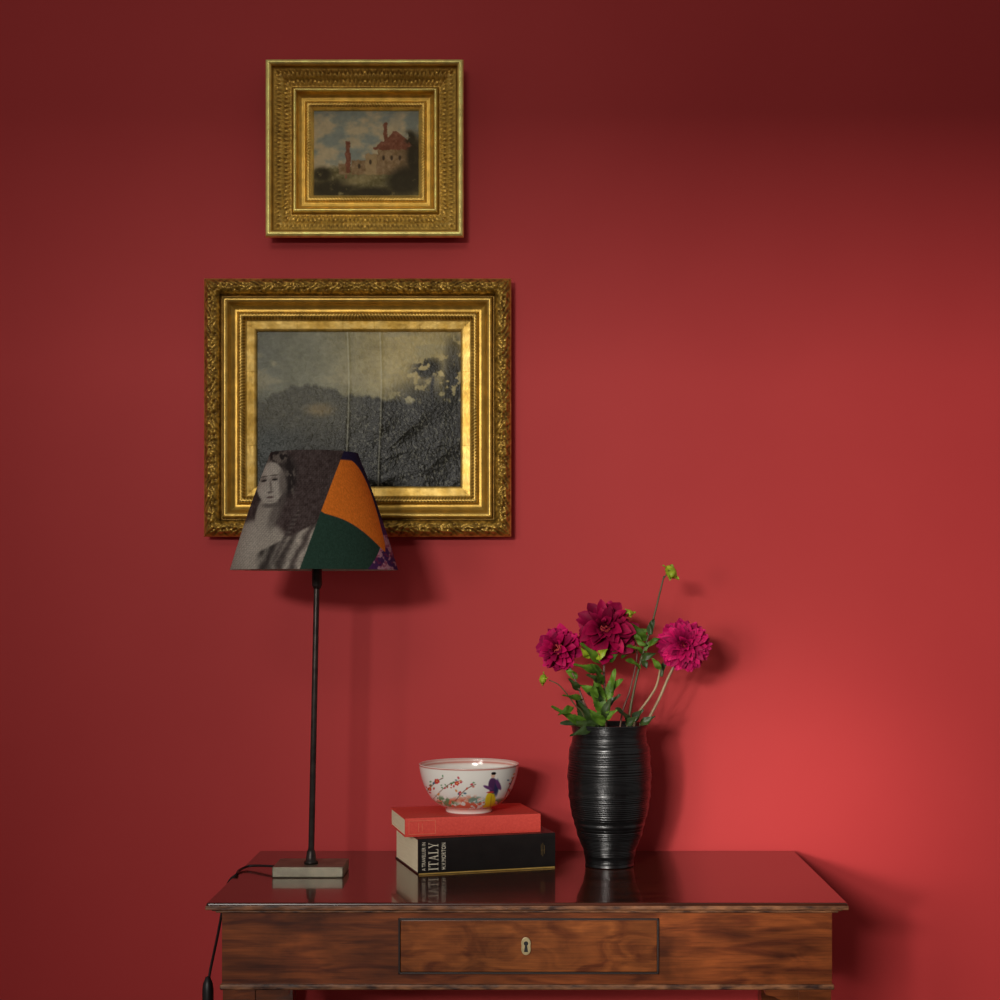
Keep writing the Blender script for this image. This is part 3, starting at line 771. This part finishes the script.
def budm(cn, axis, r):
    axis = axis.normalized(); u = axis.cross(Vector((.1,1,.2))).normalized(); w = axis.cross(u)
    V = []; Fc = []; ns, nr = 24, 12
    for i in range(nr+1):
        t = math.pi*i/nr
        for k in range(ns):
            a = 2*math.pi*k/ns; rr = r*math.sin(t)*(1+0.12*math.cos(6*a))+1e-5
            V.append(cn+axis*(-r*0.75*math.cos(t))+(u*math.cos(a)+w*math.sin(a))*rr)
    for i in range(nr):
        for k in range(ns):
            Fc.append((i*ns+k, i*ns+(k+1)%ns, (i+1)*ns+(k+1)%ns, (i+1)*ns+k))
    ms = [(V, Fc)]
    for k in range(6):
        a = k*math.pi/3; o = u*math.cos(a)+w*math.sin(a)
        ms.append(leafm(cn-axis*r*0.6+o*r*0.3, cn+o*r*1.5+axis*r*(0.45 if k % 2 else -0.25), r*1.0, 0.1, k, nrm=axis, teeth=1))
    return merge(*ms)
def Q(px_, py_, dd=0.0): return P(px_, py_, vd+dd)
bot = lambda a, b: Vector((vc.x+a, vc.y+b, TZ+0.02))
GR = 'dahlias in the black vase'
def dahlia(label, name='dahlia'):
    return top_empty(name, tuple(vc+Vector((0,0,0.013))), label, 'flower', GR)
def leaves(e, lst):
    for (a, b, wd, dd0, dd1, mt) in lst:
        add('leaf', *leafm(Q(*a,dd0), Q(*b,dd1), wd*1.15, .12, int(a[0]+b[0]+b[1])), mt, e)
e = dahlia('smaller half-turned magenta dahlia with drooping leaves in the vase')
st = [bot(.01,-.01), Q(592,728,-.02), Q(583,700,-.02), Q(572,672,-.015), Q(565,658,-.01)]
add('stem', *tube(st, .0020, .0016), M_stemp, e)
V, Fc, C = bloom(Q(558.5,649,-.012), Vector((-.5,-.8,.15)), .041, 76, (146,4,58), (212,22,102), 5, 1.95, .44, .22)
add('bloom', V, Fc, M_petal, e, cols=C, label='magenta pompon bloom')
leaves(e, [((592,726),(555,703),.014,-.02,-.05,M_leaf), ((598,724),(562,722),.016,-.03,-.05,M_dleaf), ((584,700),(564,692),.009,-.02,-.04,M_leaf),
           ((590,722),(574,694),.016,-.01,.0,M_dleaf), ((596,726),(570,732),.013,-.04,-.062,M_dleaf), ((576,680),(566,668),.010,-.015,-.02,M_leaf),
           ((574,708),(558,712),.011,-.03,-.05,M_leaf), ((580,690),(570,678),.011,-.02,-.03,M_dleaf)])
e = dahlia('largest deep magenta dahlia with loose petals standing above the vase')
st = [bot(-.005,.0), Q(606,728,-.01), Q(605,700,-.015), Q(604,670,-.012), Q(605,645,-.005)]
add('stem', *tube(st, .0024, .0019), M_stemp, e)
V, Fc, C = bloom(Q(605,630,-.008), Vector((-.1,-.8,.5)), .053, 94, (112,2,42), (186,11,78), 8, 2.05, .46, .28)
add('bloom', V, Fc, M_petal, e, cols=C, label='deep crimson-magenta loose bloom')
leaves(e, [((604,714),(590,678),.018,-.015,-.03,M_leaf), ((605,700),(615,670),.014,-.015,-.03,M_leaf), ((600,724),(581,702),.015,-.025,-.045,M_dleaf),
           ((604,674),(576,660),.015,-.02,-.04,M_leaf), ((602,662),(584,642),.015,-.02,-.055,M_leaf), ((606,724),(608,696),.014,-.03,-.045,M_dleaf),
           ((600,692),(582,684),.012,-.02,-.04,M_leaf), ((608,690),(623,680),.011,-.02,-.03,M_leaf), ((603,727),(592,708),.014,-.04,-.06,M_leaf),
           ((604,684),(594,664),.013,-.02,-.045,M_leaf), ((598,660),(606,650),.012,-.03,-.05,M_bud), ((592,656),(581,650),.010,-.03,-.05,M_bud),
           ((606,706),(619,694),.011,-.02,-.035,M_dleaf), ((607,660),(619,652),.013,-.01,-.03,M_leaf), ((602,700),(588,694),.011,-.03,-.05,M_dleaf),
           ((604,720),(615,708),.012,-.03,-.05,M_leaf), ((600,680),(588,674),.010,-.03,-.05,M_dleaf), ((594,700),(596,684),.011,-.04,-.055,M_leaf)])
e = dahlia('bright magenta round dahlia leaning out on a curved pale stem')
st = [bot(.0,.012), Q(640,735,.005), Q(648,720,.005), Q(660,697,.0), Q(669,676,-.0), Q(680,655,.0)]
add('stem', *tube(st, .0027, .0022), M_pale, e)
V, Fc, C = bloom(Q(684,645,-.006), Vector((.06,-.97,.12)), .0465, 170, (158,8,68), (216,28,106), 12, 1.85, .31, .10)
add('bloom', V, Fc, M_petal, e, cols=C, label='bright magenta round bloom')
leaves(e, [((640,727),(653,714),.012,-.01,-.02,M_dleaf), ((662,668),(651,660),.009,-.01,-.02,M_leaf)])
e = dahlia('tall green dahlia bud on a thin stem above the blooms', 'dahlia_bud')
st = [bot(-.012,.004), Q(627,728,.0), Q(632,700,.0), Q(640,664,.0), Q(653,620,.0), Q(660,592,.0), Q(664,576,.0)]
add('stem', *tube(st, .0026, .0013), M_stem, e)
add('bud', *budm(Q(671,572,0), Vector((.8,-.4,.5)), .0115), M_bud, e)
add('stem', *tube([Q(664,578,0), Q(667,574,0), Q(670,573,0)], .0011, .0011), M_stem, e)
leaves(e, [((648,638),(631,625),.013,0,-.02,M_leaf), ((645,650),(658,639),.012,0,-.02,M_leaf), ((641,662),(654,653),.011,0,-.02,M_dleaf),
           ((643,652),(629,645),.012,0,-.02,M_leaf), ((640,668),(627,660),.011,0,-.02,M_leaf), ((630,722),(618,708),.014,-.01,-.03,M_dleaf), ((632,722),(641,708),.013,-.01,-.03,M_dleaf),
           ((648,634),(655,620),.011,0,-.01,M_dleaf), ((644,646),(636,634),.012,-.01,-.025,M_leaf), ((626,724),(636,716),.012,-.02,-.04,M_dleaf), ((640,660),(648,668),.010,-.01,-.02,M_dleaf)])
e = dahlia('small green dahlia bud half hidden beside the largest bloom', 'dahlia_bud')
st = [bot(.006,.015), Q(620,728,.012), Q(630,690,.012), Q(637,655,.01), Q(632,632,.006), Q(628,620,.005)]
add('stem', *tube(st, .0017, .001), M_stemp, e)
add('bud', *budm(Q(628,613,.005), Vector((.1,-.3,.9)), .0082), M_bud, e)
leaves(e, [((636,640),(648,628),.013,.01,-.0,M_leaf), ((634,650),(622,656),.012,.01,-.01,M_leaf)])
e = dahlia('tiny green dahlia bud reaching out beside the small bloom', 'dahlia_bud')
st = [bot(.014,.004), Q(588,728,-.02), Q(574,704,-.03), Q(560,686,-.035), Q(549,680,-.035)]
add('stem', *tube(st, .0014, .0009), M_stem, e)
add('bud', *budm(Q(543,679,-.035), Vector((-.9,-.3,.2)), .0076), M_bud, e)
e = dahlia('bare pale dahlia sprig curving up behind the round bloom', 'dahlia_sprig')
st = [bot(-.008,.014), Q(633,730,.014), Q(638,714,.014), Q(650,697,.014), Q(657,684,.012), Q(661,664,.01)]
add('stem', *tube(st, .0024, .0018), M_pale, e)
add('leaf', *leafm(Q(660,676,.012), Q(668,660,.0), .010, .1, 3), M_dleaf, e)

# ------------------------------------------------------------ lights
def area(name, loc, target, sx, sy, power, color, spread=180):
    l = bpy.data.lights.new(name, 'AREA'); l.shape = 'RECTANGLE'; l.size = sx; l.size_y = sy
    l.energy = power; l.color = color; l.spread = math.radians(spread)
    o = bpy.data.objects.new(name, l); COL.objects.link(o); o.location = loc
    o.rotation_euler = (Vector(target)-Vector(loc)).to_track_quat('-Z', 'Y').to_euler(); return o
area('window_daylight', (-1.65, -5.6, 2.15), (0.1, 0, 1.1), 1.4, 0.30, 195, (1.0, 0.96, 0.90))
area('gilt_fill_light', (-0.62, -3.1, 2.85), (-0.28, 0, 1.9), 0.8, 0.5, 0.7, (1.0, 0.95, 0.86), 45)  # added fill, no real fitting: puts highlights on the upper gilt frame
def spot(name, loc, tgt, e, ang, soft):
    sp_ = bpy.data.lights.new(name, 'SPOT'); sp_.energy = e; sp_.color = (1.0, 0.94, 0.88); sp_.spot_size = math.radians(ang); sp_.spot_blend = 1.0; sp_.shadow_soft_size = soft
    so = bpy.data.objects.new(name, sp_); COL.objects.link(so); so.location = loc
    so.rotation_euler = (Vector(tgt)-so.location).to_track_quat('-Z', 'Y').to_euler()
spot('wall_fill_spot', (-1.5, -3.2, 1.3), (0.55, 0, 0.88), 110, 27, 0.35)  # added fill, brightens the lower right of the wall
spot('wall_fill_spot', (-1.0, -3.3, 1.25), (0.46, 0, 0.80), 260, 11, 0.15)  # added narrow beam standing in for the glow reflected off the tabletop
w = bpy.data.worlds.new('World'); sc.world = w; w.use_nodes = True
bg = w.node_tree.nodes['Background']; bg.inputs['Color'].default_value = (1.0, 0.94, 0.90, 1); bg.inputs['Strength'].default_value = 0.26

# ------------------------------------------------------------ camera
cam = bpy.data.cameras.new('camera'); co = bpy.data.objects.new('camera', cam); COL.objects.link(co)
co.location = (0, -WD, CAMZ); co.rotation_euler = (math.pi/2, 0, 0)
cam.sensor_width = 36; cam.lens = F/1000*36; cam.shift_x = -(CX-500)/1000; cam.shift_y = (CY-500)/1000
sc.camera = co
